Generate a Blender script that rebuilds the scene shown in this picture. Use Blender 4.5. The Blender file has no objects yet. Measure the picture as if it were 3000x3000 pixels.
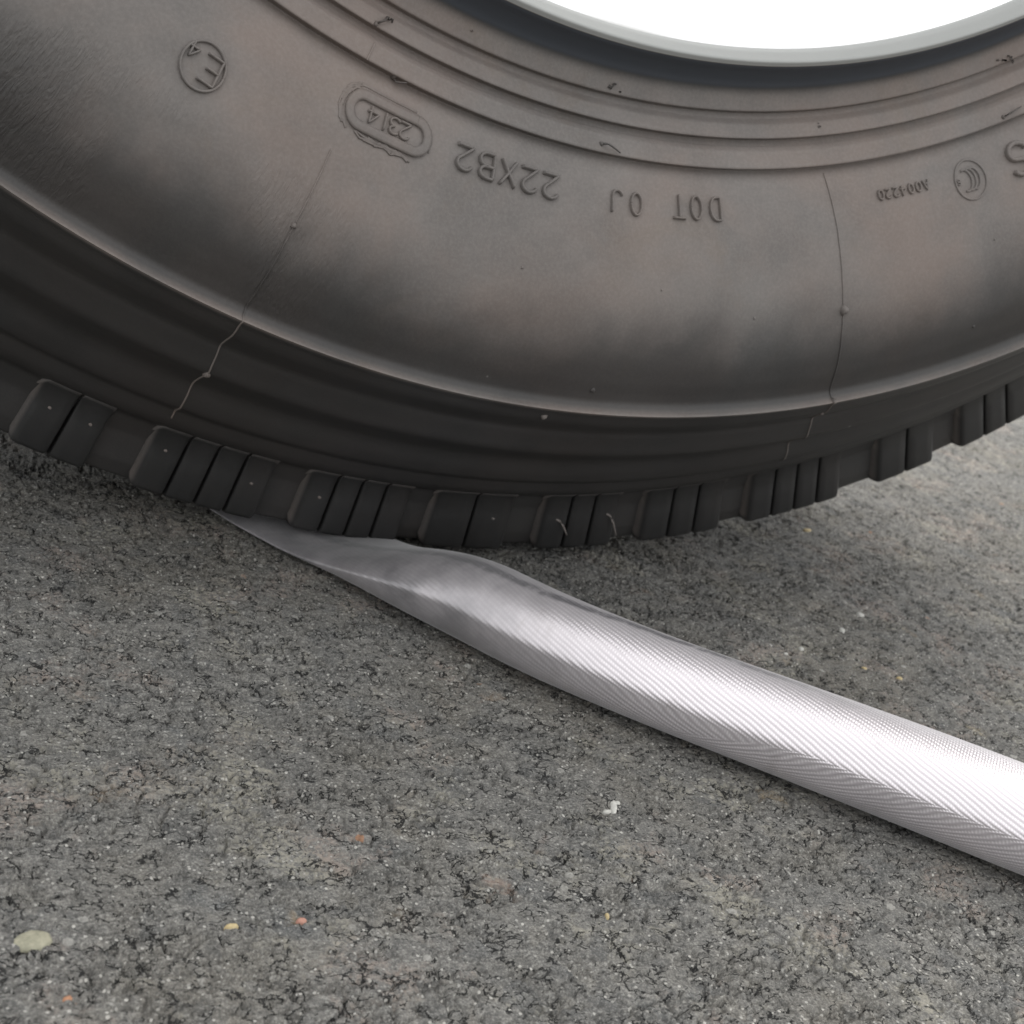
import bpy, math, random
import numpy as np
from mathutils import Matrix, Vector

random.seed(7)
rng = np.random.default_rng(11)
sc = bpy.context.scene
COL = sc.collection
R_ = math.radians

# ------------------------------------------------------------------ camera
def cam_axes(yaw, pitch, roll):
    cy, sy = math.cos(yaw), math.sin(yaw); cp, sp = math.cos(pitch), math.sin(pitch)
    f = Vector((sy*cp, cy*cp, -sp)); r = Vector((cy, -sy, 0)); u = r.cross(f)
    return math.cos(roll)*r + math.sin(roll)*u, -math.sin(roll)*r + math.cos(roll)*u, f
cr, cu, cf = cam_axes(R_(27.73997), R_(20.28087), R_(15.15019))
cd = bpy.data.cameras.new('camera'); cam = bpy.data.objects.new('camera', cd); COL.objects.link(cam)
M = Matrix((cr, cu, -cf)).transposed().to_4x4(); M.translation = Vector((-.2144678, -.4121211, .2180325))
cam.matrix_world = M
cd.sensor_width = 36; cd.lens = 36*2546.222/1932; cd.clip_start = .01; cd.clip_end = 3000
cd.dof.use_dof = True; cd.dof.focus_distance = .40; cd.dof.aperture_fstop = 28
sc.camera = cam

# ------------------------------------------------------------------ light: bright overcast
SUN_EL, SUN_AZ = 56, -28          # azimuth measured from +x toward +y: to the right, behind the camera when negative
w = bpy.data.worlds.new('World'); sc.world = w; w.use_nodes = True
nt = w.node_tree; nt.nodes.clear()
sky = nt.nodes.new('ShaderNodeTexSky'); sky.sky_type = 'NISHITA'; sky.sun_disc = False
sunv = Vector((math.cos(R_(SUN_EL))*math.cos(R_(-SUN_AZ)), math.cos(R_(SUN_EL))*math.sin(R_(-SUN_AZ)), math.sin(R_(SUN_EL))))
sky.sun_elevation = R_(SUN_EL); sky.sun_rotation = math.atan2(sunv.x, sunv.y)
sky.air_density = 1.2; sky.dust_density = 5; sky.ozone_density = 1
hs = nt.nodes.new('ShaderNodeHueSaturation'); hs.inputs['Saturation'].default_value = .28
bg = nt.nodes.new('ShaderNodeBackground'); bg.inputs[1].default_value = .15
ow = nt.nodes.new('ShaderNodeOutputWorld')
nt.links.new(sky.outputs[0], hs.inputs['Color']); mxc = nt.nodes.new('ShaderNodeMix'); mxc.data_type = 'RGBA'; mxc.inputs[0].default_value = .7   # an even overcast deck over the sky
tcw = nt.nodes.new('ShaderNodeTexCoord'); sxw = nt.nodes.new('ShaderNodeSeparateXYZ'); mrw = nt.nodes.new('ShaderNodeMapRange'); mx2 = nt.nodes.new('ShaderNodeMix'); mx2.data_type = 'RGBA'
mx2.inputs[6].default_value = (7.4, 7.5, 7.6, 1); mx2.inputs[7].default_value = (15.5, 15.6, 15.6, 1)      # overcast: zenith three times the horizon
nt.links.new(tcw.outputs['Generated'], sxw.inputs[0]); nt.links.new(sxw.outputs[2], mrw.inputs[0]); nt.links.new(mrw.outputs[0], mx2.inputs[0]); nt.links.new(mx2.outputs[2], mxc.inputs[7])
nt.links.new(hs.outputs[0], mxc.inputs[6]); nt.links.new(mxc.outputs[2], bg.inputs[0]); nt.links.new(bg.outputs[0], ow.inputs[0])
sd = bpy.data.lights.new('sun', 'SUN'); sd.energy = 1.5; sd.angle = R_(18); sd.color = (1, .96, .9)
so = bpy.data.objects.new('sun', sd); COL.objects.link(so)
so.rotation_euler = (-sunv).to_track_quat('-Z', 'Y').to_euler(); so.location = (1, -1, 2)
sc.view_settings.view_transform = 'Standard'; sc.view_settings.look = 'None'
sc.view_settings.exposure = 0.42; sc.view_settings.gamma = 1
sc.view_settings.use_curve_mapping = False

# ------------------------------------------------------------------ helpers
def tag(o, label=None, cat=None, group=None, kind=None):
    for k, v in (('label', label), ('category', cat), ('group', group), ('kind', kind)):
        if v: o[k] = v
    return o
def mesh_np(name, V, Fq, mat=None, smooth=True, attrs=None, uv=None):
    """V (n,3), Fq (m,4) quads"""
    me = bpy.data.meshes.new(name); V = np.asarray(V, dtype=np.float32); Fq = np.asarray(Fq, dtype=np.int32)
    k = Fq.shape[1]
    me.vertices.add(len(V)); me.vertices.foreach_set('co', V.ravel())
    me.loops.add(Fq.size); me.loops.foreach_set('vertex_index', Fq.ravel())
    me.polygons.add(len(Fq)); me.polygons.foreach_set('loop_start', np.arange(0, Fq.size, k, dtype=np.int32))
    me.polygons.foreach_set('loop_total', np.full(len(Fq), k, dtype=np.int32))
    me.update(calc_edges=True)
    if smooth: me.polygons.foreach_set('use_smooth', np.ones(len(Fq), dtype=bool))
    for an, av in (attrs or {}).items():
        a = me.attributes.new(an, 'FLOAT', 'POINT'); a.data.foreach_set('value', np.asarray(av, dtype=np.float32))
    if uv is not None:
        l = me.uv_layers.new(name='UVMap'); l.data.foreach_set('uv', np.asarray(uv, dtype=np.float32)[Fq.ravel()].ravel())
    if mat: me.materials.append(mat)
    return me
def obj(name, me, parent=None, loc=(0, 0, 0)):
    o = bpy.data.objects.new(name, me); COL.objects.link(o); o.location = loc
    if parent: o.parent = parent
    return o
class NT:
    def __init__(s, name):
        s.m = bpy.data.materials.new(name); s.m.use_nodes = True; s.t = s.m.node_tree
        s.b = s.t.nodes['Principled BSDF']; s.o = s.t.nodes['Material Output']
    def n(s, kind, props=None, **inp):
        x = s.t.nodes.new('ShaderNode' + kind)
        for k, v in (props or {}).items(): setattr(x, k, v)
        for k, v in inp.items(): s.set(x, k, v)
        return x
    def set(s, x, k, v):
        i = x.inputs[int(k[1:])] if k[0] == '_' and k[1:].isdigit() else x.inputs[k.replace('__', ' ')]
        if isinstance(v, bpy.types.NodeSocket): s.t.links.new(v, i)
        else: i.default_value = v
    def math(s, op, a, b=None, c=None, clamp=False):
        x = s.n('Math', {'operation': op, 'use_clamp': clamp}); s.set(x, '_0', a)
        if b is not None: s.set(x, '_1', b)
        if c is not None: s.set(x, '_2', c)
        return x.outputs[0]
    def ramp(s, v, lo, hi, a=0., b=1., smooth=True):
        x = s.n('MapRange', {'interpolation_type': 'SMOOTHSTEP' if smooth else 'LINEAR'})
        for k, q in zip(range(5), (v, lo, hi, a, b)): s.set(x, '_%d' % k, q)
        return x.outputs[0]
    def mix(s, f, a, b, blend='MIX'):
        x = s.n('Mix', {'data_type': 'RGBA', 'blend_type': blend}); s.set(x, '_0', f); s.set(x, '_6', a); s.set(x, '_7', b)
        return x.outputs[2]
    def noise(s, vec, scale, detail=4, rough=.55, dist=0):
        x = s.n('TexNoise', Vector=vec, Scale=scale, Detail=detail, Roughness=rough, Distortion=dist); return x.outputs[0]
    def vor(s, vec, scale, feature='F1', rand=1, out=0):
        x = s.n('TexVoronoi', {'feature': feature}, Vector=vec, Scale=scale, Randomness=rand); return x.outputs[out]
    def bump(s, h, strength, dist, normal=None):
        x = s.n('Bump', Strength=strength, Distance=dist, Height=h)
        if normal: s.set(x, 'Normal', normal)
        return x.outputs[0]

# ------------------------------------------------------------------ materials
def asphalt_mat():
    m = NT('asphalt'); co = m.n('TexCoord').outputs['Object']
    g1 = m.noise(co, 9, 4, .6); g2 = m.noise(co, 42, 3, .6); g3 = m.noise(co, 260, 4, .7)
    c = m.mix(m.ramp(g3, .3, .72), (.160, .156, .147, 1), (.300, .290, .266, 1))
    c = m.mix(m.math('MULTIPLY', m.ramp(g1, .45, .66, 0, .75), m.ramp(m.noise(co, 330, 3, .7), .3, .65, .35, 1)), c, (.215, .195, .160, 1))                       # dusty warm patches
    c = m.mix(m.ramp(g2, .56, .74, 0, .55), c, (.115, .125, .132, 1))                      # bluish worn stones
    vcell = m.n('TexVoronoi', {'feature': 'F1'}, Vector=co, Scale=130., Randomness=1.)       # aggregate chips 7 mm
    rnd = m.n('SeparateColor', Color=vcell.outputs['Color'])
    c = m.mix(m.ramp(rnd.outputs[0], .2, 1, 0, .38), c, m.mix(rnd.outputs[1], (.09, .095, .1, 1), (.29, .27, .23, 1)))
    g4 = m.noise(co, 1300, 3, .8); c = m.mix(m.ramp(g4, .58, .38, 0, .55), c, (.055, .056, .056, 1)); c = m.mix(m.ramp(g4, .54, .68, 0, .7), c, (.38, .375, .35, 1))
    c = m.mix(m.math('MULTIPLY', m.ramp(m.noise(co, 24, 4, .7), .50, .63, 0, .75), m.ramp(m.noise(co, 500, 3, .8), .42, .6, .05, 1)), c, m.mix(m.ramp(m.noise(co, 15, 2), .45, .55), (.37, .35, .29, 1), (.35, .29, .25, 1)))
    # joints between the stones, black binder colour standing in for crevice shade
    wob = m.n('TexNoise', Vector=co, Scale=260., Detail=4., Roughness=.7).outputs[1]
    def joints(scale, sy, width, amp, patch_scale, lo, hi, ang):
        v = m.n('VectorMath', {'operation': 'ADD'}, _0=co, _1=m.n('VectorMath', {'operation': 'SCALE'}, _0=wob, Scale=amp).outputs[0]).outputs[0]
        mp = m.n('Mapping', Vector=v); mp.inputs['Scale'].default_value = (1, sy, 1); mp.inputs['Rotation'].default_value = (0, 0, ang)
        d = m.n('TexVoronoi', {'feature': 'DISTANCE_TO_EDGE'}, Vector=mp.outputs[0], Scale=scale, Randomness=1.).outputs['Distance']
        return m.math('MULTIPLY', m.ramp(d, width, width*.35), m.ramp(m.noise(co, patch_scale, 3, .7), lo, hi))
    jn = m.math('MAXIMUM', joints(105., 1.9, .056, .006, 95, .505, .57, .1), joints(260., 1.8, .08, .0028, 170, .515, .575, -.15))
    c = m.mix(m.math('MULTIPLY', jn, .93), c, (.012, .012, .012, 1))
    # rare tan and pink stones dusted with broken limestone
    big = m.n('TexVoronoi', {'feature': 'F1'}, Vector=m.n('VectorMath', {'operation': 'ADD'}, _0=co, _1=m.n('VectorMath', {'operation': 'SCALE'}, _0=m.n('TexNoise', Vector=co, Scale=90., Detail=3.).outputs[1], Scale=.014).outputs[0]).outputs[0], Scale=46., Randomness=1.)
    bs = m.n('SeparateColor', Color=big.outputs['Color'])
    pick = m.math('MULTIPLY', m.ramp(bs.outputs[2], .74, .79), m.ramp(big.outputs['Distance'], .42, .2))
    pick = m.math('MULTIPLY', pick, m.ramp(m.noise(co, 420, 3, .7), .38, .6, .1, 1))
    c = m.mix(m.math('MULTIPLY', pick, .65), c, m.mix(bs.outputs[0], (.42, .35, .22, 1), (.36, .25, .2, 1)))
    # tiny pale mineral grains
    s1 = m.n('TexVoronoi', {'feature': 'F1'}, Vector=co, Scale=900., Randomness=1.)
    r1 = m.n('SeparateColor', Color=s1.outputs['Color'])
    grain = m.math('MULTIPLY', m.ramp(r1.outputs[0], .90, .93), m.ramp(s1.outputs['Distance'], .48, .3))
    c = m.mix(m.math('MULTIPLY', grain, .8), c, m.mix(r1.outputs[1], (.42, .41, .38, 1), (.62, .6, .55, 1)))
    s2 = m.n('TexVoronoi', {'feature': 'F1'}, Vector=co, Scale=250., Randomness=1.)
    r2 = m.n('SeparateColor', Color=s2.outputs['Color'])
    gr2 = m.math('MULTIPLY', m.ramp(r2.outputs[0], .978, .985), m.ramp(s2.outputs['Distance'], .38, .28))
    c = m.mix(m.math('MULTIPLY', gr2, .75), c, m.mix(m.ramp(r2.outputs[1], .93, .97), (.4, .39, .36, 1), (.42, .22, .12, 1)))
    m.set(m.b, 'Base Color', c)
    m.set(m.b, 'Roughness', m.ramp(g3, .3, .7, .75, .95)); m.set(m.b, 'Specular IOR Level', .25)
    h = m.math('ADD', m.math('MULTIPLY', m.noise(co, 900, 4, .8), .9), m.math('MULTIPLY', m.vor(co, 700), -.5))
    m.set(m.b, 'Normal', m.bump(h, 1.0, .0016))
    return m.m

def rubber_mat():
    m = NT('dusty_rubber'); co = m.n('TexCoord').outputs['Object']
    Rr = m.n('Attribute', {'attribute_name': 'radius'}).outputs['Fac']
    ph = m.n('Attribute', {'attribute_name': 'arc'}).outputs['Fac']
    dirty = m.n('Attribute', {'attribute_name': 'dusty'}).outputs['Fac']
    pol = m.n('CombineXYZ', X=ph, Y=Rr, Z=0.).outputs[0]
    n1 = m.noise(co, 13, 5, .6, .4); n2 = m.noise(co, 30, 5, .65); n3 = m.noise(co, 900, 3, .6)
    black = m.mix(n2, (.009, .010, .0105, 1), (.019, .020, .0205, 1))
    dust = m.mix(m.ramp(n1, .35, .65), (.152, .137, .128, 1), (.150, .122, .108, 1))
    dust = m.mix(m.ramp(m.noise(co, 7, 3, .5), .5, .72, 0, .5), dust, (.150, .149, .144, 1))
    dust = m.mix(m.ramp(m.noise(co, 19, 5, .7, .8),   .52, .72, 0, .5), dust, (.150, .122, .102, 1))
    edge = m.math('ADD', Rr, m.math('ADD', m.math('MULTIPLY', m.math('SUBTRACT', m.noise(co, 9, 4, .6, .5), .5), .055), m.math('MULTIPLY', m.math('SUBTRACT', m.noise(co, 120, 3, .6), .5), .012)))
    bulge_dark = m.math('MULTIPLY', m.ramp(edge, .360, .398), m.ramp(Rr, .4092, .4066))       # darker over the outer bulge, paler again at the lip
    dirty0 = dirty; dirty = m.math('MULTIPLY', m.math('MINIMUM', dirty, 1.), m.math('SUBTRACT', 1., m.math('MULTIPLY', bulge_dark, .80)))
    amt = m.math('MULTIPLY', dirty, m.ramp(m.math('ADD', m.math('MULTIPLY', n1, .6), m.math('MULTIPLY', n2, .4)), .32, .62, .62, 1.))
    c = m.mix(amt, black, dust)
    c = m.mix(m.math('MULTIPLY', m.ramp(n3, .3, .8, 0, .12), dirty), c, (.3, .28, .26, 1))
    c = m.mix(m.ramp(dirty0, 1.35, 1.55), c, (.29, .295, .285, 1))  # pale bead seat: light on its upward face put into the colour
    c = m.mix(m.math('MULTIPLY', m.ramp(Rr, .2975, .2955), m.ramp(dirty0, .9, .5)), c, (.048, .054, .064, 1))  # clean rubber by the bead, its bluish sky reflection put into the colour
    lf = m.n('TexVoronoi', {'feature': 'F1'}, Vector=co, Scale=75., Randomness=1.)
    lr = m.n('SeparateColor', Color=lf.outputs['Color'])
    fleck = m.math('MULTIPLY', m.ramp(lr.outputs[0], .94, .95), m.ramp(lf.outputs['Distance'], .055, .035))
    c = m.mix(m.math('MULTIPLY', fleck, .6), c, (.5, .48, .45, 1))
    m.set(m.b, 'Base Color', c)
    m.set(m.b, 'Roughness', m.math('ADD', .47, m.math('MULTIPLY', amt, .20))); m.set(m.b, 'Specular IOR Level', .32)
    # crinkles running roughly radially over the left part of the sidewall
    mp = m.n('Mapping', Vector=pol); mp.inputs['Rotation'].default_value = (0, 0, R_(-14)); mp.inputs['Scale'].default_value = (750, 170, 1)
    sc1 = m.noise(mp.outputs[0], 1, 3, .6, .6)
    patch = m.math('MULTIPLY', m.ramp(m.noise(co, 22, 2, .5), .48, .62), m.math('MULTIPLY', m.ramp(ph, -.07, -.10), m.ramp(Rr, .352, .372)))
    patch = m.math('MULTIPLY', patch, m.ramp(Rr, .41, .40))
    h = m.math('ADD', m.math('MULTIPLY', m.noise(co, 1500, 3, .6), .12), m.math('MULTIPLY', m.math('MULTIPLY', sc1, patch), 2.2))
    h = m.math('ADD', h, m.math('MULTIPLY', m.noise(co, 200, 3, .6), .25))
    m.set(m.b, 'Normal', m.bump(h, .55, .0006))
    return m.m

def fabric_mat():
    m = NT('woven_hose_jacket'); uv = m.n('TexCoord').outputs['UV']
    sp = m.n('SeparateXYZ', Vector=uv); U, V = sp.outputs[0], sp.outputs[1]
    co = m.n('TexCoord').outputs['Object']
    V = m.math('ADD', V, m.math('MULTIPLY', m.math('SUBTRACT', m.noise(co, 55, 3), .5), .0016)); U = m.math('ADD', U, m.math('MULTIPLY', m.math('SUBTRACT', m.noise(co, 80, 2), .5), .0012))
    def twill(slope):
        rows = m.math('MULTIPLY', m.math('ADD', V, m.math('MULTIPLY', U, slope)), 2*math.pi/.0017)
        al = m.math('MULTIPLY', m.math('SUBTRACT', U, m.math('MULTIPLY', V, slope)), 2*math.pi/.00105)
        a = m.math('ADD', m.math('MULTIPLY', m.math('SINE', rows), .5), .5)
        b = m.math('ADD', m.math('MULTIPLY', m.math('SINE', m.math('ADD', al, m.math('MULTIPLY', rows, .5))), .5), .5)
        return m.math('MULTIPLY', a, m.math('ADD', .5, m.math('MULTIPLY', b, .5)))
    fold = m.ramp(m.math('ADD', m.math('ADD', V, m.math('MULTIPLY', m.noise(co, 60, 2), .0010)), m.ramp(U, .15, .05, 0, .018)), .0290, .0298)
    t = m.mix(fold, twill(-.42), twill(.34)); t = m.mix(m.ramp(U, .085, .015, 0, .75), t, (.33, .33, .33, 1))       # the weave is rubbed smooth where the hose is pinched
    ts = m.n('SeparateColor', Color=t).outputs[0]
    c = m.mix(ts, (.50, .462, .482, 1), (.73, .695, .71, 1))
    # black scuffed streak along the far side
    st = m.math('MULTIPLY', m.ramp(m.math('ABSOLUTE', m.math('SUBTRACT', m.math('ADD', V, m.math('MULTIPLY', m.noise(co, 120, 3), .004)), m.math('SUBTRACT', .0560, m.math('MULTIPLY', m.ramp(U, .10, .02), .006)))), .0030, .0008), m.ramp(m.noise(co, 190, 4, .7), .30, .55, .3, 1))
    st = m.math('MULTIPLY', st, m.ramp(U, .17, .09))
    c = m.mix(m.math('MULTIPLY', st, .85), c, (.07, .066, .078, 1))
    # tyre's shade on the hose end, painted into the colour as grey
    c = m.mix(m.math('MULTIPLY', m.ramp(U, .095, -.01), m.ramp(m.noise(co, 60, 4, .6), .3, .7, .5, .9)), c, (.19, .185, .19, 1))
    c = m.mix(m.ramp(m.noise(co, 45, 4, .6), .5, .75, 0, .25), c, (.5, .47, .48, 1))
    sm = m.math('MULTIPLY', m.ramp(m.noise(co, 38, 5, .7, .6), .55, .72), m.ramp(m.noise(co, 400, 3, .7), .35, .65, .3, 1)); c = m.mix(m.math('MULTIPLY', sm, .4), c, (.30, .275, .27, 1))
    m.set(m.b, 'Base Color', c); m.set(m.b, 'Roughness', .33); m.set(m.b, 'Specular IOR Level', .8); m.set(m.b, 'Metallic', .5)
    m.set(m.b, 'Sheen Weight', .25); m.set(m.b, 'Sheen Roughness', .4)
    m.set(m.b, 'Normal', m.bump(ts, .5, .0003))
    return m.m

def stone_mat(name, a, b, scale=500):
    m = NT(name); co = m.n('TexCoord').outputs['Object']
    n = m.noise(co, scale, 4, .7)
    m.set(m.b, 'Base Color', m.mix(m.ramp(n, .3, .7), a, b)); m.set(m.b, 'Roughness', .75)
    m.set(m.b, 'Normal', m.bump(m.noise(co, 1200, 3, .7), .6, .0005)); return m.m
ASPH, RUB, FAB = asphalt_mat(), rubber_mat(), fabric_mat()

# ------------------------------------------------------------------ ground
def hsh(ix, iy, k):
    v = (ix.astype(np.int64)*374761393 + iy.astype(np.int64)*668265263 + k*974634777) & 0xffffffff
    v = ((v ^ (v >> 13))*1274126177) & 0xffffffff
    return ((v ^ (v >> 16)) & 0xffffff)/float(0x1000000)
def vnoise(x, y, k=0):
    ix, iy = np.floor(x), np.floor(y); fx, fy = x-ix, y-iy; fx = fx*fx*(3-2*fx); fy = fy*fy*(3-2*fy)
    a, b, c, d = hsh(ix, iy, k), hsh(ix+1, iy, k), hsh(ix, iy+1, k), hsh(ix+1, iy+1, k)
    return a*(1-fx)*(1-fy) + b*fx*(1-fy) + c*(1-fx)*fy + d*fx*fy
def fbm(x, y, k=0, o=4, g=.55):
    s = 0; a = 1; t = 0
    for i in range(o): s = s + a*vnoise(x*2**i, y*2**i, k+i*17); t += a; a *= g
    return s/t
def worley(x, y, k=0):
    ix, iy = np.floor(x), np.floor(y); d1 = np.full(x.shape, 9.); d2 = d1.copy(); cid = np.zeros(x.shape)
    for dx in (-1, 0, 1):
        for dy in (-1, 0, 1):
            jx, jy = ix+dx, iy+dy
            d = np.hypot(jx + hsh(jx, jy, k) - x, jy + hsh(jx, jy, k+1) - y)
            n = d < d1; d2 = np.where(n, d1, np.minimum(d2, d)); cid = np.where(n, hsh(jx, jy, k+2), cid); d1 = np.where(n, d, d1)
    return d1, d2, cid
def sstep(x, a, b): t = np.clip((x-a)/(b-a), 0, 1); return t*t*(3-2*t)
def height(x, y):
    wx = x + .0016*(fbm(x*420, y*420, 50, 3)-.5); wy = y + .0012*(fbm(x*420, y*420, 60, 3)-.5)
    h = .0030*(fbm(x*16, y*16, 1, 4)-.5)
    d1, d2, cid = worley(wx/.0088, wy/.0046, 3)                       # coarse aggregate, worn flat on top
    e = d2-d1
    crack = sstep(fbm(x*60, y*110, 9, 3), .52, .60)                   # joints open only here and there
    h = h + .00018*(cid-.5)*sstep(e, .02, .3) - .0016*crack*(1-sstep(e, .03, .14))
    d1, d2, cid2 = worley(wx/.0032, wy/.0019, 23)                     # fine aggregate
    e = d2-d1; m2 = sstep(fbm(x*110, y*150, 33, 3), .48, .60)
    h = h + .00016*(cid2-.5)*sstep(e, .02, .35) - .0008*m2*(1-sstep(e, .03, .22))
    pit = sstep(fbm(x*330, y*480, 70, 3, .6), .62, .70)
    h = h + .00045*(fbm(x*800, y*800, 41, 2, .8)-.5) - .0009*pit
    return h
def axis(segs):
    out = [segs[0][0]]
    for a, b, n in segs: out += list(np.linspace(a, b, n+1)[1:])
    return np.array(out)
def grow(start, sign, first, ratio, end):
    out = []; x = start; s = first
    while abs(x) < end: x += sign*s; s *= ratio; out.append(x)
    return out
xs = axis([(-.205, .14, 690), (.14, .72, 400)]); ys = axis([(-.24, -.05, 380), (-.05, .11, 210), (.11, .45, 170)])
xs = np.array(grow(xs[0], -1, .004, 1.5, 900)[::-1] + list(xs) + grow(xs[-1], 1, .004, 1.5, 900))
ys = np.array(grow(ys[0], -1, .004, 1.5, 900)[::-1] + list(ys) + grow(ys[-1], 1, .004, 1.5, 900))
GX, GY = np.meshgrid(xs, ys)
GZ = height(GX, GY)
fade = sstep(GX, -.24, -.205)*(1-sstep(GX, .7, .75))*sstep(GY, -.27, -.24)*(1-sstep(GY, .44, .48))
GZ = GZ*fade - .0003
nx, ny = len(xs), len(ys)
ii = (np.arange(ny-1)[:, None]*nx + np.arange(nx-1)[None, :]).ravel()
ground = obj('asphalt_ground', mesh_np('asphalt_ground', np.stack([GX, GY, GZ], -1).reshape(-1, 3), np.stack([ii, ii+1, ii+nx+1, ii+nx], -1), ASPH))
tag(ground, kind='structure')

# ------------------------------------------------------------------ tyre
RT = .50102; YC = .14; PHI0 = 2.32                                                 # rolling radius, mid plane of the tyre
root = bpy.data.objects.new('truck_tyre', None); COL.objects.link(root); root.location = (0, YC, 0)
tag(root, 'large dusty black truck tyre standing upright on asphalt, pinning the pale hose', 'tyre')
def catmull(P, n=24):
    out = []; P = np.array(P)
    for i in range(1, len(P)-2):
        a, b, c, d = P[i-1], P[i], P[i+1], P[i+2]
        for t in np.linspace(0, 1, n, endpoint=False): out.append(.5*((2*b)+(c-a)*t+(2*a-5*b+4*c-d)*t*t+(-a+3*b-3*c+d)*t**3))
    out.append(P[-2]); return np.array(out)
def densify(P, step):
    out = [np.array(P[0])]
    for a, b in zip(P[:-1], P[1:]):
        a, b = np.array(a), np.array(b); n = max(1, int(np.ceil(np.linalg.norm(b-a)/step)))
        out += [a + (b-a)*t for t in np.linspace(0, 1, n+1)[1:]]
    return out
BEAD = densify([(.310, -.034), (.297, -.028), (.288, -.018), (.2838, -.0100), (.2832, -.0062), (.2840, -.0035), (.2868, .0002), (.2886, -.0012)], .0022)
FLANGE = catmull([(.2870, 0), (.2888, -.0012), (.2915, -.0048), (.295, -.0080), (.2985, -.0090), (.3044, -.0080), (.309, -.0068)], 5)
RIBS = densify([(.3044, -.0080), (.3054, -.0108), (.3072, -.0100), (.3087, -.0068), (.3131, -.0042), (.3141, -.0072), (.3160, -.0062), (.3175, -.0033), (.3230, -.0005), (.3240, -.0038), (.3265, -.0020)], .0014)
WALL = catmull([(.3243, -.0036), (.3265, -.0020), (.334, .0030), (.345, .0082), (.36, .0128), (.374, .015), (.388, .0150), (.397, .0133), (.4035, .0112), (.4066, .0106), (.4088, .0118), (.4099, .0135), (.4105, .0132), (.4125, .0112), (.4165, .0078), (.4203, .0023)], 7)
def lower(P):      # the shoulder drops back under the bulge
    return [((.4087+(R-.41)*1.055, .0145+(W-.012)*1.247) if R > .41 else (R-.0013*min(max((R-.33)/.08, 0), 1), W+.0005+.002*min(max((R-.33)/.08, 0), 1))) for R, W in P]
RIBS = lower(RIBS); WALL = lower(WALL)
SHOULDER = list(catmull(lower([(.4125, .0112), (.4165, .0078), (.4203, .0023), (.4228, -.0008), (.4255, -.0020), (.4295, -.0040), (.4330, -.0058), (.4350, -.0078), (.4385, -.0135), (.4418, -.0182), (.4446, -.0202), (.4490, -.0220), (.4528, -.0242), (.4546, -.0260), (.4567, -.0295), (.4590, -.0309), (.4625, -.0332), (.4655, -.0366), (.467, -.040)]), 4))
SHOULDER += densify([SHOULDER[-1], (.4702, -.0525), (.478, -.0565), (.4900, -.0585), (.4962, -.0610), (.4966, -.090), (.4966, -.1005), (.4990, -.1025), (.5004, -.118), (.484, -.120), (.484, -.127), (.5008, -.129)], .0024)[1:]       # then the centre ribs and grooves
NEAR = list(BEAD) + list(FLANGE[1:]) + list(RIBS[1:]) + list(WALL[1:]) + list(SHOULDER[1:])
def chaikin(P, k):
    P = [np.array(p) for p in P]
    for _ in range(k):
        Q = [P[0]]
        for a, b in zip(P[:-1], P[1:]): Q += [.75*a+.25*b, .25*a+.75*b]
        Q.append(P[-1]); P = Q
    return np.array(P)
near = chaikin(NEAR, 1)
far = near[::-1].copy(); far[:, 1] = -2*YC - far[:, 1]; far = far[far[:, 0] > .452]
inner = np.array([(.452, -2*YC+.044), (.455, -2*YC+.052), (.464, -2*YC+.07), (.466, -YC), (.462, -.08), (.445, -.045), (.40, -.026), (.33, -.052)])
prof = np.vstack([near, far, chaikin(inner, 2)])
mk = near[:, 0] > .2872
sidx = np.argsort(near[mk][:, 0]); SR, SW = near[mk][sidx, 0], near[mk][sidx, 1]
ok = SR < .470; SR, SW = SR[ok], SW[ok]
def dust_and_shading(Rr, W):
    d = sstep(Rr, .2955, .3005)                       # the part the rim covered is clean black rubber
    d = d*(1 - .86*sstep(Rr, .4088, .4102))  # shoulder shade put into the colour by thinning the dust
    d = np.where(Rr > .411, d*1.15, d)       # dust settles unevenly in the shoulder grooves
    d = np.where(Rr > .468, .16, d)
    d = np.where((Rr < .2884) & (W > -.03), 1.6, d)                  # bead seat, colour brightened for the light on its upward face
    return d
def surf(phi_deg, Rr, h=0.):
    """point on the near sidewall, raised h along the surface normal (tyre-local: root at contact, mid plane)"""
    Rr = np.asarray(Rr, float); ph = np.radians(phi_deg + PHI0)
    W = np.interp(Rr, SR, SW); e = .0009
    dW = (np.interp(Rr+e, SR, SW)-np.interp(Rr-e, SR, SW))/(2*e)
    nl = np.sqrt(1+dW*dW); R2 = Rr - h*dW/nl; W2 = W + h/nl
    return np.stack([R2*np.sin(ph), -W2-YC, RT-R2*np.cos(ph)], -1)
phis = np.concatenate([np.linspace(-46, 46, 470), np.linspace(46, 314, 110)[1:-1]])
A, B = np.meshgrid(np.radians(phis), np.arange(len(prof)), indexing='ij')
PR_, PW_ = prof[B, 0], prof[B, 1]
V = np.stack([PR_*np.sin(A), -PW_-YC, RT-PR_*np.cos(A)], -1).reshape(-1, 3)
n1, n2 = len(phis), len(prof)
I, J = np.meshgrid(np.arange(n1), np.arange(n2), indexing='ij'); I2, J2 = (I+1) % n1, (J+1) % n2
Fq = np.stack([I*n2+J, I*n2+J2, I2*n2+J2, I2*n2+J], -1).reshape(-1, 4)
arc = (np.where(A > math.pi, A-2*math.pi, A)*.37).ravel()
carc = obj('carcass', mesh_np('tyre_carcass', V, Fq, RUB, attrs={'radius': PR_.ravel(), 'arc': arc, 'dusty': dust_and_shading(PR_.ravel(), PW_.ravel())}), root)

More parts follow.
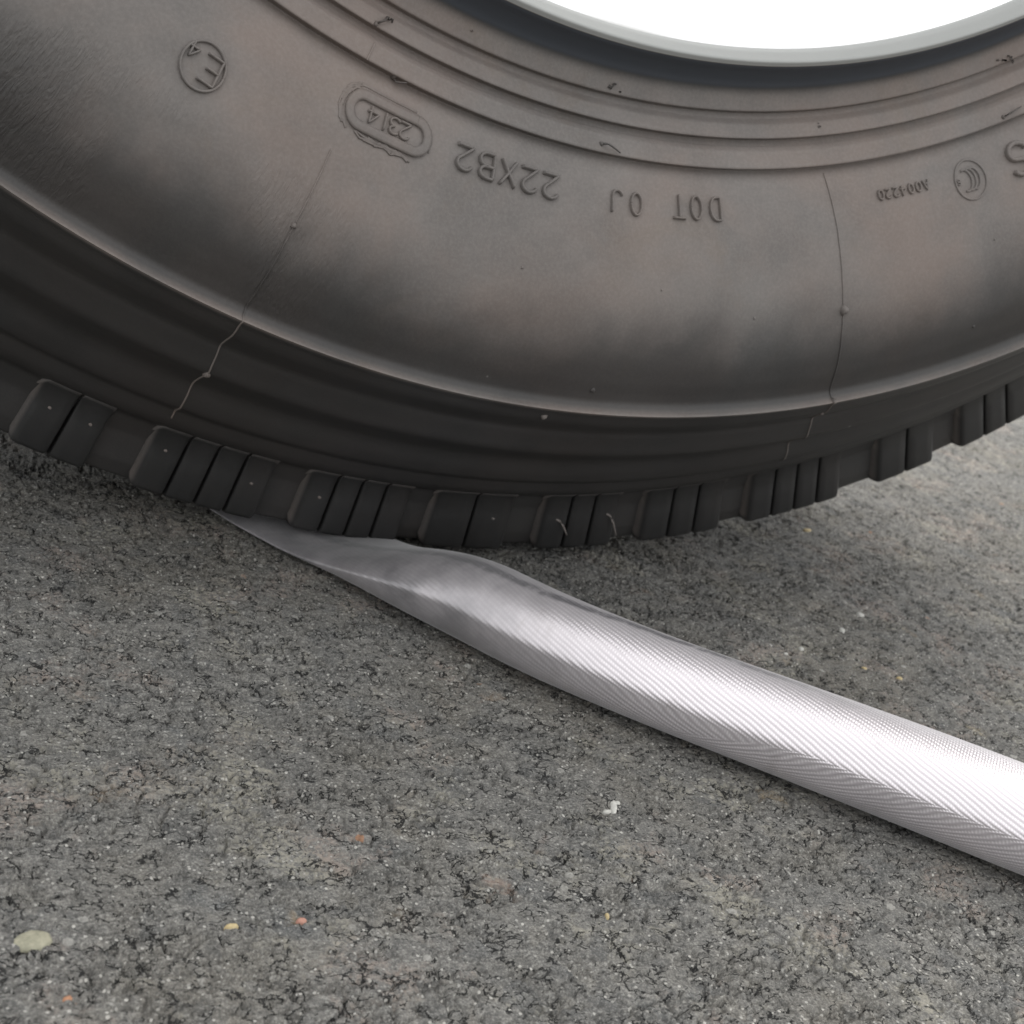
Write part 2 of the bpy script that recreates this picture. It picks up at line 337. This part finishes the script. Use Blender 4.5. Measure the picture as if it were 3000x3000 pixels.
# tread blocks of the near shoulder: each split by narrow sipes, flared on one side
CS = [(.4675, -.0472), (.4702, -.0508), (.480, -.0522), (.4945, -.0540), (.4962, -.0552), (.4970, -.058), (.4988, -.076), (.4990, -.0955), (.484, -.097), (.480, -.097), (.468, -.070)]
def block_mesh(width, sipes):
    """width in degrees, centred on phi=0; origin at the wheel axle"""
    V, Fc, at = [], [], []
    edges = np.linspace(-width/2, width/2, sipes+2); gap = .065
    for i in range(sipes+1):
        a, b = edges[i]+(gap if i else 0), edges[i+1]-(gap if i < sipes else 0)
        loops = []
        if i == 0: loops += [(a-.30, .0060), (a-.17, .0028), (a-.05, .0009), (a+.04, .0002), (a+.2, 0)]
        else: loops += [(a, .0007), (a+.07, 0)]
        loops += [(a+.35*(b-a), 0), (a+.7*(b-a), 0)]
        if i == sipes: loops += [(b-.12, 0), (b+.02, .0009), (b+.12, .0060)]
        else: loops += [(b-.07, 0), (b, .0007)]
        base = len(V); k = len(CS)
        for ph, ins in loops:
            for j, (Rr, W) in enumerate(CS):
                f = 1 if j < 8 else 0
                r2 = Rr - ins*(.9 if 2 < j < 8 else -.8 if j < 2 else .1)*f; w2 = W - ins*(1 if j < 5 else .3)*f
                p = math.radians(ph); V.append((r2*math.sin(p), -w2-YC, -r2*math.cos(p))); at.append((r2, ph, .75 if ins > .0012 and j < 5 and i == 0 and ph < a else 0))
        for l in range(len(loops)-1):
            for j in range(k):
                j2 = (j+1) % k; Fc.append((base+l*k+j, base+l*k+j2, base+(l+1)*k+j2, base+(l+1)*k+j))
        Fc.append(tuple(base+j for j in range(k))[::-1]); Fc.append(tuple(base+(len(loops)-1)*k+j for j in range(k)))
    me = bpy.data.meshes.new('tread_block'); me.from_pydata(V, [], Fc); me.update()
    for p in me.polygons: p.use_smooth = len(p.vertices) == 4
    at = np.array(at)
    for an, av in (('radius', at[:, 0]), ('arc', np.radians(at[:, 1])*.37), ('dusty', np.maximum(at[:, 2], np.where(at[:, 0] < .4690, .42, .10)))):
        a = me.attributes.new(an, 'FLOAT', 'POINT'); a.data.foreach_set('value', av.astype(np.float32))
    me.materials.append(RUB)
    return me
kinds = {}
def add_block(p0, p1, s):
    wd = round((p1-p0)*2)/2
    if (wd, s) not in kinds: kinds[(wd, s)] = block_mesh(wd, s)
    o = obj('tread_block', kinds[(wd, s)], root, (0, 0, RT)); o.rotation_euler = (0, -math.radians((p0+p1)/2), 0)
seen = [(-26.8, -22.4, 2), (-19.7, -16.7, 1), (-14.4, -9.0, 3), (-7.1, -2.0, 3), (-.5, 3.5, 1), (5.4, 9.5, 2), (11.2, 15.7, 2), (17.6, 22.9, 3), (25.6, 29.0, 1), (31.0, 35.5, 2)]
for b in seen: add_block(*b)
a0 = 37; span = 360-26.8-2-37; nb = 46
for i in range(nb):
    wdt = (3.4, 5.0, 4.4)[i % 3]; st = span/nb
    c = a0 + st*(i+.5); add_block(c-wdt/2*.95, c+wdt/2*.95, (1, 3, 2)[i % 3])

# raised marks: strokes swept over the sidewall
def sweep(poly, width, ht, at, sub=.0008, closed=False, flat=.5):
    """poly in (phi deg, R). returns verts, quads"""
    P = np.array(poly, float); Q = np.stack([np.radians(P[:, 0])*P[:, 1].mean(), P[:, 1]], -1); Rm = P[:, 1].mean()
    if closed: Q = np.vstack([Q, Q[:1]])
    D = np.array(densify(list(Q), sub))
    T = np.gradient(D, axis=0); T /= np.linalg.norm(T, axis=1)[:, None]+1e-12; N = np.stack([-T[:, 1], T[:, 0]], -1)
    prof_ = [(-.5, -.35), (-.5*flat-.12, .8), (-.5*flat*.6, 1), (.5*flat*.6, 1), (.5*flat+.12, .8), (.5, -.35)]
    if not closed:      # extend the ends by half a width
        D = np.vstack([D[:1]-T[:1]*width*.3, D, D[-1:]+T[-1:]*width*.3]); N = np.vstack([N[:1], N, N[-1:]])
    rows = []
    for a, b in prof_:
        q = D + N*(a*width); h = np.full(len(D), b*ht)
        if not closed and b > 0: h[0] = h[-1] = -.2*ht
        rows.append(surf(np.degrees(q[:, 0]/Rm), q[:, 1], h))
    V = np.stack(rows, 1).reshape(-1, 3); k = len(prof_); n = len(D)
    F = [(i*k+j, i*k+j+1, (i+1)*k+j+1, (i+1)*k+j) for i in range(n-1) for j in range(k-1)]
    at.append((V, F)); return at
def marks(name, strokes, label=None, dust=.9, parent=root):
    V, F, o = [], [], 0
    for v, f in strokes: V.append(v); F += [tuple(i+o for i in q) for q in f]; o += len(v)
    V = np.vstack(V); rr = np.hypot(V[:, 0], V[:, 2]-RT)
    d = dust*np.ones(len(V)) if dust is not None else dust_and_shading(rr, V[:, 1]*0)
    ob = obj(name, mesh_np(name, V, F, RUB, attrs={'radius': rr, 'arc': np.arctan2(V[:, 0], RT-V[:, 2])*.37, 'dusty': d}), parent)
    if label: ob['label'] = label
    return ob
def arc_(cx, cy, rx, ry, a, b, n=10): return [(cx+rx*math.cos(R_(t)), cy+ry*math.sin(R_(t))) for t in np.linspace(a, b, n)]
G = {  # glyphs in a box about .6 wide and 1 high, x to the reader's right
 '2': [arc_(.3, .73, .27, .27, 165, -35, 10) + [(.03, .03), (.6, .03)]],
 '3': [arc_(.28, .76, .25, .23, 150, -90, 9) + arc_(.28, .27, .29, .26, 90, -150, 10)[1:]],
 '1': [[(.3, 0), (.3, 1)]],
 '4': [[(.46, 0), (.46, 1), (.02, .32), (.62, .32)]],
 '0': [arc_(.3, .5, .25, .5, 0, 360, 20)],
 'O': [arc_(.3, .5, .25, .5, 0, 360, 20)],
 'X': [[(.03, 0), (.57, 1)], [(.57, 0), (.03, 1)]],
 'B': [[(.05, 0), (.05, 1)], [(.05, 1)] + arc_(.3, .77, .24, .23, 90, -90, 8) + [(.05, .54)], [(.3, .54)] + arc_(.3, .27, .28, .27, 90, -90, 8) + [(.05, 0)]],
 'D': [[(.05, 0), (.05, 1)] + arc_(.25, .5, .3, .5, 90, -90, 12) + [(.05, 0)]],
 'T': [[(.3, 0), (.3, 1)], [(.02, 1), (.58, 1)]],
 'J': [[(.52, 1), (.52, .25)] + arc_(.29, .25, .23, .24, 0, -170, 8)],
 'A': [[(.02, 0), (.3, 1), (.58, 0)], [(.13, .35), (.47, .35)]],
 'E': [[(.58, 1), (.03, 1), (.03, 0), (.58, 0)], [(.03, .5), (.45, .5)]],
 'S': [arc_(.3, .76, .26, .24, 20, 270, 11) + arc_(.3, .26, .28, .26, 90, -165, 11)[1:]],
}
def text_strokes(s, phis_, R0, hgt, wid, stroke, raise_, slant=0):
    at = []
    for ch, pc in zip(s, phis_):
        for pl in G[ch]:
            pts = [(pc - math.degrees((x-.3)/.6*wid/R0), R0 + y*hgt) for x, y in pl]
            sweep(pts, stroke, raise_*1.35, at, sub=.0006)
    return at
marks('raised_lettering', text_strokes('22XB2', np.linspace(-5.45, -10.85, 5), .3335, .0072, .0058 , .0012, .0011), 'raised code 22XB2')
marks('raised_lettering', text_strokes('DOT', (5.45, 4.15, 3.0), .3327, .0070, .0048, .0009, .0009), 'raised letters DOT')
marks('raised_lettering', text_strokes('OJ', (.12, -1.15), .3338, .0066, .0048, .0009, .0009), 'raised letters OJ')
marks('raised_lettering', text_strokes('A004220', np.linspace(20.6, 17.25, 7), .3340, .0030, .0024, .0008, .0007), 'small raised serial number A004220')
marks('raised_lettering', text_strokes('2314', (-14.55, -15.2, -15.75, -16.45), .3346, .0046, .0036, .0008, .0008), 'date code 2314 inside the oval')
marks('raised_lettering', text_strokes('S', (27.6,), .3318, .0105, .0085, .0018, .0013), 'large raised letter S')
def circ(pc, Rc, rad, st, ht, at, n=40):
    pts = [(pc+math.degrees(rad*math.cos(t)/Rc), Rc+rad*math.sin(t)) for t in np.linspace(0, 2*math.pi, n)]
    return sweep(pts, st, ht, at)
at = circ(-25.17, .3500, .0066, .0010, .0010, [])
at += text_strokes('E', (-24.78,), .3462, .0075, .0052, .0009, .0010) + text_strokes('4', (-25.85,), .3458, .0040, .0030, .0008, .0009)
marks('raised_approval_mark', at, 'raised circle holding E4')
at = circ(23.84, .3380, .0066, .0009, .0005, [])
for k in range(3):
    cx = 23.72 - k*.30 + .35
    sweep([(cx + math.degrees(.0030*math.cos(R_(t))/.338), .3378+.0036*math.sin(R_(t))) for t in np.linspace(60, 300, 12)][::-1] if False else
          [(cx - math.degrees(.0026*math.cos(R_(t))/.338), .3378+.0036*math.sin(R_(t))) for t in np.linspace(70, 290, 12)], .0009, .0006, at)
at += text_strokes('S', (22.95,), .3368, .0018, .0013, .0005, .0004)
marks('raised_approval_mark', at, 'raised circle with three nested C curves')
# oval frame with mould gouges round it
def capsule(pc, Rc, hl, hr, tilt=0):
    pts = []
    for sgn, a0 in ((1, -90), (-1, 90)):
        pts += [(sgn*hl + hr*math.cos(R_(a0+t)), hr*math.sin(R_(a0+t))) for t in np.linspace(0, 180, 14)]
    pts.append(pts[0])
    return [(pc+math.degrees(x/Rc), Rc+y) for x, y in pts]
at = []
sweep(capsule(-15.5, .3369, .0092, .0044), .0027, .0010, at, flat=.85)
marks('raised_oval_frame', at, 'raised oval frame round the date code')
at = []
for k in range(13):
    e = .0061 + .0021*random.random()
    full = np.array(capsule(-15.5-.12, .3372, .0090, e)); n = len(full); i0 = random.choice([2, 4, 16, 17, 18, 19, 20, 21, 22, 23]); L = random.randint(4, 9)
    seg = full[i0:i0+L] if i0+L < n else full[i0:]
    seg = seg + rng.normal(0, 1, seg.shape)*np.array([.035, .00018])
    if len(seg) > 2: sweep([tuple(p) for p in seg], .0006+.0004*random.random(), .0003, at)
for k in range(9):     # the rough heap below the oval
    pa = -17.2+random.random()*1.0; pb = pa+1.2+random.random()*1.6
    sweep([(p, .3431+.0014*random.random()+.0005*math.sin(p*7)) for p in np.linspace(pa, min(pb, -13.9), 6)], .0007, .0005, at)
marks('mould_gouge_marks', at, 'rough gouges round the date oval')

# mould seams and vents
def seam(pts, name='mould_seam'):
    at = []; P = np.array(pts); Rr = np.linspace(P[0, 1], P[-1, 1], 120); ph = np.interp(Rr, P[:, 1], P[:, 0]) + .004*np.sin(Rr*900)
    sweep(list(zip(ph, Rr)), .0006, .00040, at); marks(name, at, dust=1.)
seam([(-17.6, .3176), (-17.75, .3228)]); seam([(-18.0, .351), (-18.24, .376), (-18.36, .4085), (-17.95, .423), (-17.58, .4351), (-17.0, .4620)])
seam([(13.64, .3262), (13.8, .345), (13.86, .3713), (13.9, .4078), (14.6, .43), (15.5, .457)])
def nub(phi, Rr, r, h, name='vent_nub', dust=1.3):
    V, F = [], []; k = 9
    for l, (rr, hh) in enumerate(((1.25, -.3), (1, .3), (.8, .8), (.3, 1.05))):
        for j in range(k):
            t = 2*math.pi*j/k; q = rr*r*(1+.18*math.sin(3*t+phi))
            V.append(surf(phi+math.degrees(q*math.cos(t)/Rr), Rr+q*math.sin(t), hh*h))
    F = [(l*k+j, l*k+(j+1) % k, (l+1)*k+(j+1) % k, (l+1)*k+j) for l in range(3) for j in range(k)]
    V.append(surf(phi, Rr, 1.1*h)); c = len(V)-1
    F += [(3*k+j, 3*k+(j+1) % k, c, c) for j in range(k)]
    marks(name, [(np.array(V), F)], dust=dust)
for a in [(-18.24, .3759, .0009, .0009), (-17.58, .4352, .0011, .0010), (13.92, .3723, .0017, .0016), (-2.54, .4133, .0010, .0009), (-.44, .4011, .0009, .0006), (-6.34, .3634, .0005, .0003), (-12.23, .3008, .0006, .0005),
          (13.95, .4085, .0009, .0008), (14.1, .4170, .0008, .0007), (2.1, .3630, .0004, .0003), (8.1, .3720, .0005, .0003), (22.8, .392, .0006, .0004), (24.5, .3605, .0004, .0003)]: nub(*a)
def tube(P, rad, taper=.5, k=6):
    P = [Vector(p) for p in P]; V, F = [], []
    for i, p in enumerate(P):
        t = (P[min(i+1, len(P)-1)]-P[max(i-1, 0)]).normalized(); a = t.orthogonal().normalized(); b = t.cross(a)
        rr = rad*(1-taper*i/(len(P)-1))
        for j in range(k): V.append(p + (a*math.cos(2*math.pi*j/k)+b*math.sin(2*math.pi*j/k))*rr)
    F = [(i*k+j, i*k+(j+1) % k, (i+1)*k+(j+1) % k, (i+1)*k+j) for i in range(len(P)-1) for j in range(k)]
    e = (len(P)-1)*k; F += [(e, e+j, e+j+1, e+j+1) for j in range(1, k-1)]
    return np.array([tuple(v) for v in V]), F
for (pa, ra), (pb, rb), ht in [((-17.95, .3124), (-16.95, .3088), .0016), ((-2.29, .3024), (-1.18, .3040), .0016), ((-2.46, .3204), (-1.25, .3222), .0018), ((13.44, .3100), (14.65, .3098), .0016),
                               ((28.3, .3030), (29.7, .3050), .0018), ((27.4, .3215), (28.8, .3205), .0018), ((-15.9, .3238), (-15.2, .3230), .0012)]:
    P = [surf(pa+(pb-pa)*t, ra+(rb-ra)*t, -.0004+1.8*ht*(1-(1-min(1, t*2.6))**2)*(1-.55*t)) for t in np.linspace(0, 1, 12)]
    marks('vent_hair', [tube(P, .00042, .4)], dust=.45); nub(pa, ra, .0007, .0007, dust=.6)
def on_block(phi, Rr, h):
    p = R_(phi); W = -.0515-(Rr-.4702)*.12+h; return (Rr*math.sin(p), -W-YC, RT-Rr*math.cos(p))
for (pa, ra), (pb, rb) in [((6.1, .4815), (6.7, .4880)), ((8.9, .4800), (9.5, .4900))]:
    P = [on_block(pa+(pb-pa)*t, ra+(rb-ra)*t*t, .0002+.003*t) for t in np.linspace(0, 1, 7)]
    marks('vent_hair', [tube(P, .0006, .5)], dust=1.2)
for phi, Rr in [(-19.1, .4785), (-17.3, .4785), (-13.9, .4780), (-9.7, .481), (-6.4, .4805), (2.6, .481)]:
    P = [on_block(phi+.04*t, Rr, t*.0011) for t in np.linspace(-.3, 1, 4)]
    marks('vent_nub', [tube(P, .0008, .4, 8)], dust=1.2)

# ------------------------------------------------------------------ hose
PER = .101
PATH = np.array([(.42, -.43), (.31, -.32), (.21, -.222), (.1333, -.1515), (.104, -.1242), (.072, -.0955), (.0339, -.0615), (.005, -.0307), (-.017, .007), (-.037, .049), (-.062, .087), (-.080, .13), (-.085, .18), (-.06, .23), (-.01, .26)])
CP = catmull(PATH)[::-1]
for _ in range(30): CP[1:-1] = .25*CP[:-2]+.5*CP[1:-1]+.25*CP[2:]
hose_root = bpy.data.objects.new('fire_hose', None); COL.objects.link(hose_root); hose_root.location = (.1333, -.1515, 0)
tag(hose_root, 'pale silvery woven hose lying on asphalt, squeezed flat under the tyre', 'hose')
K = 96; V = []; UV = []
SL = np.concatenate([[0], np.cumsum(np.linalg.norm(np.diff(CP, axis=0), axis=1))]); SL -= np.interp(-.002, CP[:, 1][::-1], SL[::-1])
TG = np.gradient(CP, axis=0); TG /= np.linalg.norm(TG, axis=1)[:, None]
S = SL
for s, c, tg in zip(SL, CP, TG):
    nn = np.array([tg[1], -tg[0]])                      # towards the lower left of the picture
    ns = nn if nn[0] < 0 else -nn; c = c + ns*.0026*math.exp(-((c[1]-.004)/.026)**2)
    sq = 1 - sstep(np.array(c[1]), -.020, .066)         # 1 round, 0 flat
    r0 = .0152 + .0012*float(sstep(np.array(-c[1]), .05, .15)); PER = .101*r0/.0152
    b = .0019 + (r0-.0019)*float(sq)
    lo, hi = b, .03
    for _ in range(30):                                 # half width from the fixed perimeter of an ellipse
        a = .5*(lo+hi); p = math.pi*(3*(a+b)-math.sqrt((3*a+b)*(a+3*b)))
        lo, hi = (a, hi) if p < PER else (lo, a)
    base = .0006
    for j in range(K+1):
        t = 2*math.pi*j/K - math.pi/2                   # seam at the bottom, v grows from the camera side over the top
        x, z = math.cos(t), math.sin(t)
        e = 1.0
        z2 = b*z if z > 0 else b*math.copysign(abs(z)**.75, z)
        ridge = .0009*float(sq)*math.exp(-((t-.10)/.22)**2)      # soft crease along the near side
        q = c + nn*(x*(a+ridge))
        V.append((q[0]-.1333, q[1]+.1515, base+b+z2)); UV.append((s, PER*j/K))
n = len(S); k = K+1
F = [(i*k+j, i*k+j+1, (i+1)*k+j+1, (i+1)*k+j) for i in range(n-1) for j in range(K)]
obj('hose_jacket', mesh_np('hose_jacket', V, F, FAB, uv=UV), hose_root)

# ------------------------------------------------------------------ loose and embedded stones that can be picked out
def stone(name, x, y, rx, ry, rz, mat, rot=0, lift=0, parent=None, seed=0):
    r = random.Random(seed); V, F = [], []; k = 14
    for l, (q, h) in enumerate(((1.0, -.6), (1.0, .1), (.86, .7), (.5, .95))):
        for j in range(k):
            t = 2*math.pi*j/k; e = q*(1+.16*math.sin(2*t+seed)+.05*math.sin(5*t+seed*2)+.05*r.uniform(-1, 1))
            V.append((rx*e*math.cos(t), ry*e*math.sin(t), rz*h*(1+.12*r.uniform(-1, 1))))
    V.append((0, 0, rz)); F = [(l*k+j, l*k+(j+1) % k, (l+1)*k+(j+1) % k, (l+1)*k+j) for l in range(3) for j in range(k)]
    F += [(3*k+j, 3*k+(j+1) % k, 4*k) for j in range(k)]
    me = bpy.data.meshes.new(name); me.from_pydata(V, [], F); me.materials.append(mat)
    for p in me.polygons: p.use_smooth = True
    o = obj(name, me, parent, (x, y, lift)); o.rotation_euler = (0, 0, rot); return o
PALE = stone_mat('pale_stone', (.20, .195, .14, 1), (.30, .285, .21, 1)); ORG = stone_mat('orange_stone', (.30, .14, .075, 1), (.40, .22, .13, 1))
PINK = stone_mat('pink_stone', (.30, .15, .11, 1), (.38, .21, .16, 1)); YEL = stone_mat('yellow_stone', (.34, .26, .13, 1), (.46, .38, .22, 1)); WHT = stone_mat('white_stone', (.34, .335, .31, 1), (.52, .51, .47, 1))
for nme, x, y, rx, ry, mt, rot in [('pale_stone', -.1714, -.1617, .0046, .0030, PALE, .5), ('pink_stone', -.1084, -.1595, .0012, .0010, PINK, .2), ('orange_stone', -.1656, -.1798, .0012, .0010, ORG, 1.),
        ('yellow_stone', -.126, -.1601, .0016, .0008, YEL, .2), ('white_stone', .0014, -.1173, .0012, .0040, WHT, -.35), ('white_stone', .0035, -.1150, .0020, .0012, WHT, .4), ('white_stone', -.0016, -.1190, .0016, .0010, WHT, .2), ('yellow_stone', -.0245, -.1652, .0007, .0009, YEL, 0),
        ('white_stone', .2035, .0241, .0022, .0016, WHT, .2), ('white_stone', .1817, .0085, .0020, .0015, WHT, .6), ('white_stone', .1456, -.0111, .0017, .0012, WHT, 1.2), ('white_stone', .1345, -.0157, .0016, .0010, WHT, .1),
        ('yellow_stone', .2384, .1195, .0026, .0018, YEL, .3), ('yellow_stone', .1682, -.026, .0011, .0011, YEL, .2), ('yellow_stone', .1815, -.0335, .0016, .0011, YEL, .2), ('white_stone', .1308, .0961, .0016, .0012, WHT, .2)]:
    stone(nme, x, y, rx, ry, .0010, mt, rot, float(height(np.array([[x]]), np.array([[y]]))[0, 0]) - .0005, ground, int(abs(x)*9999))
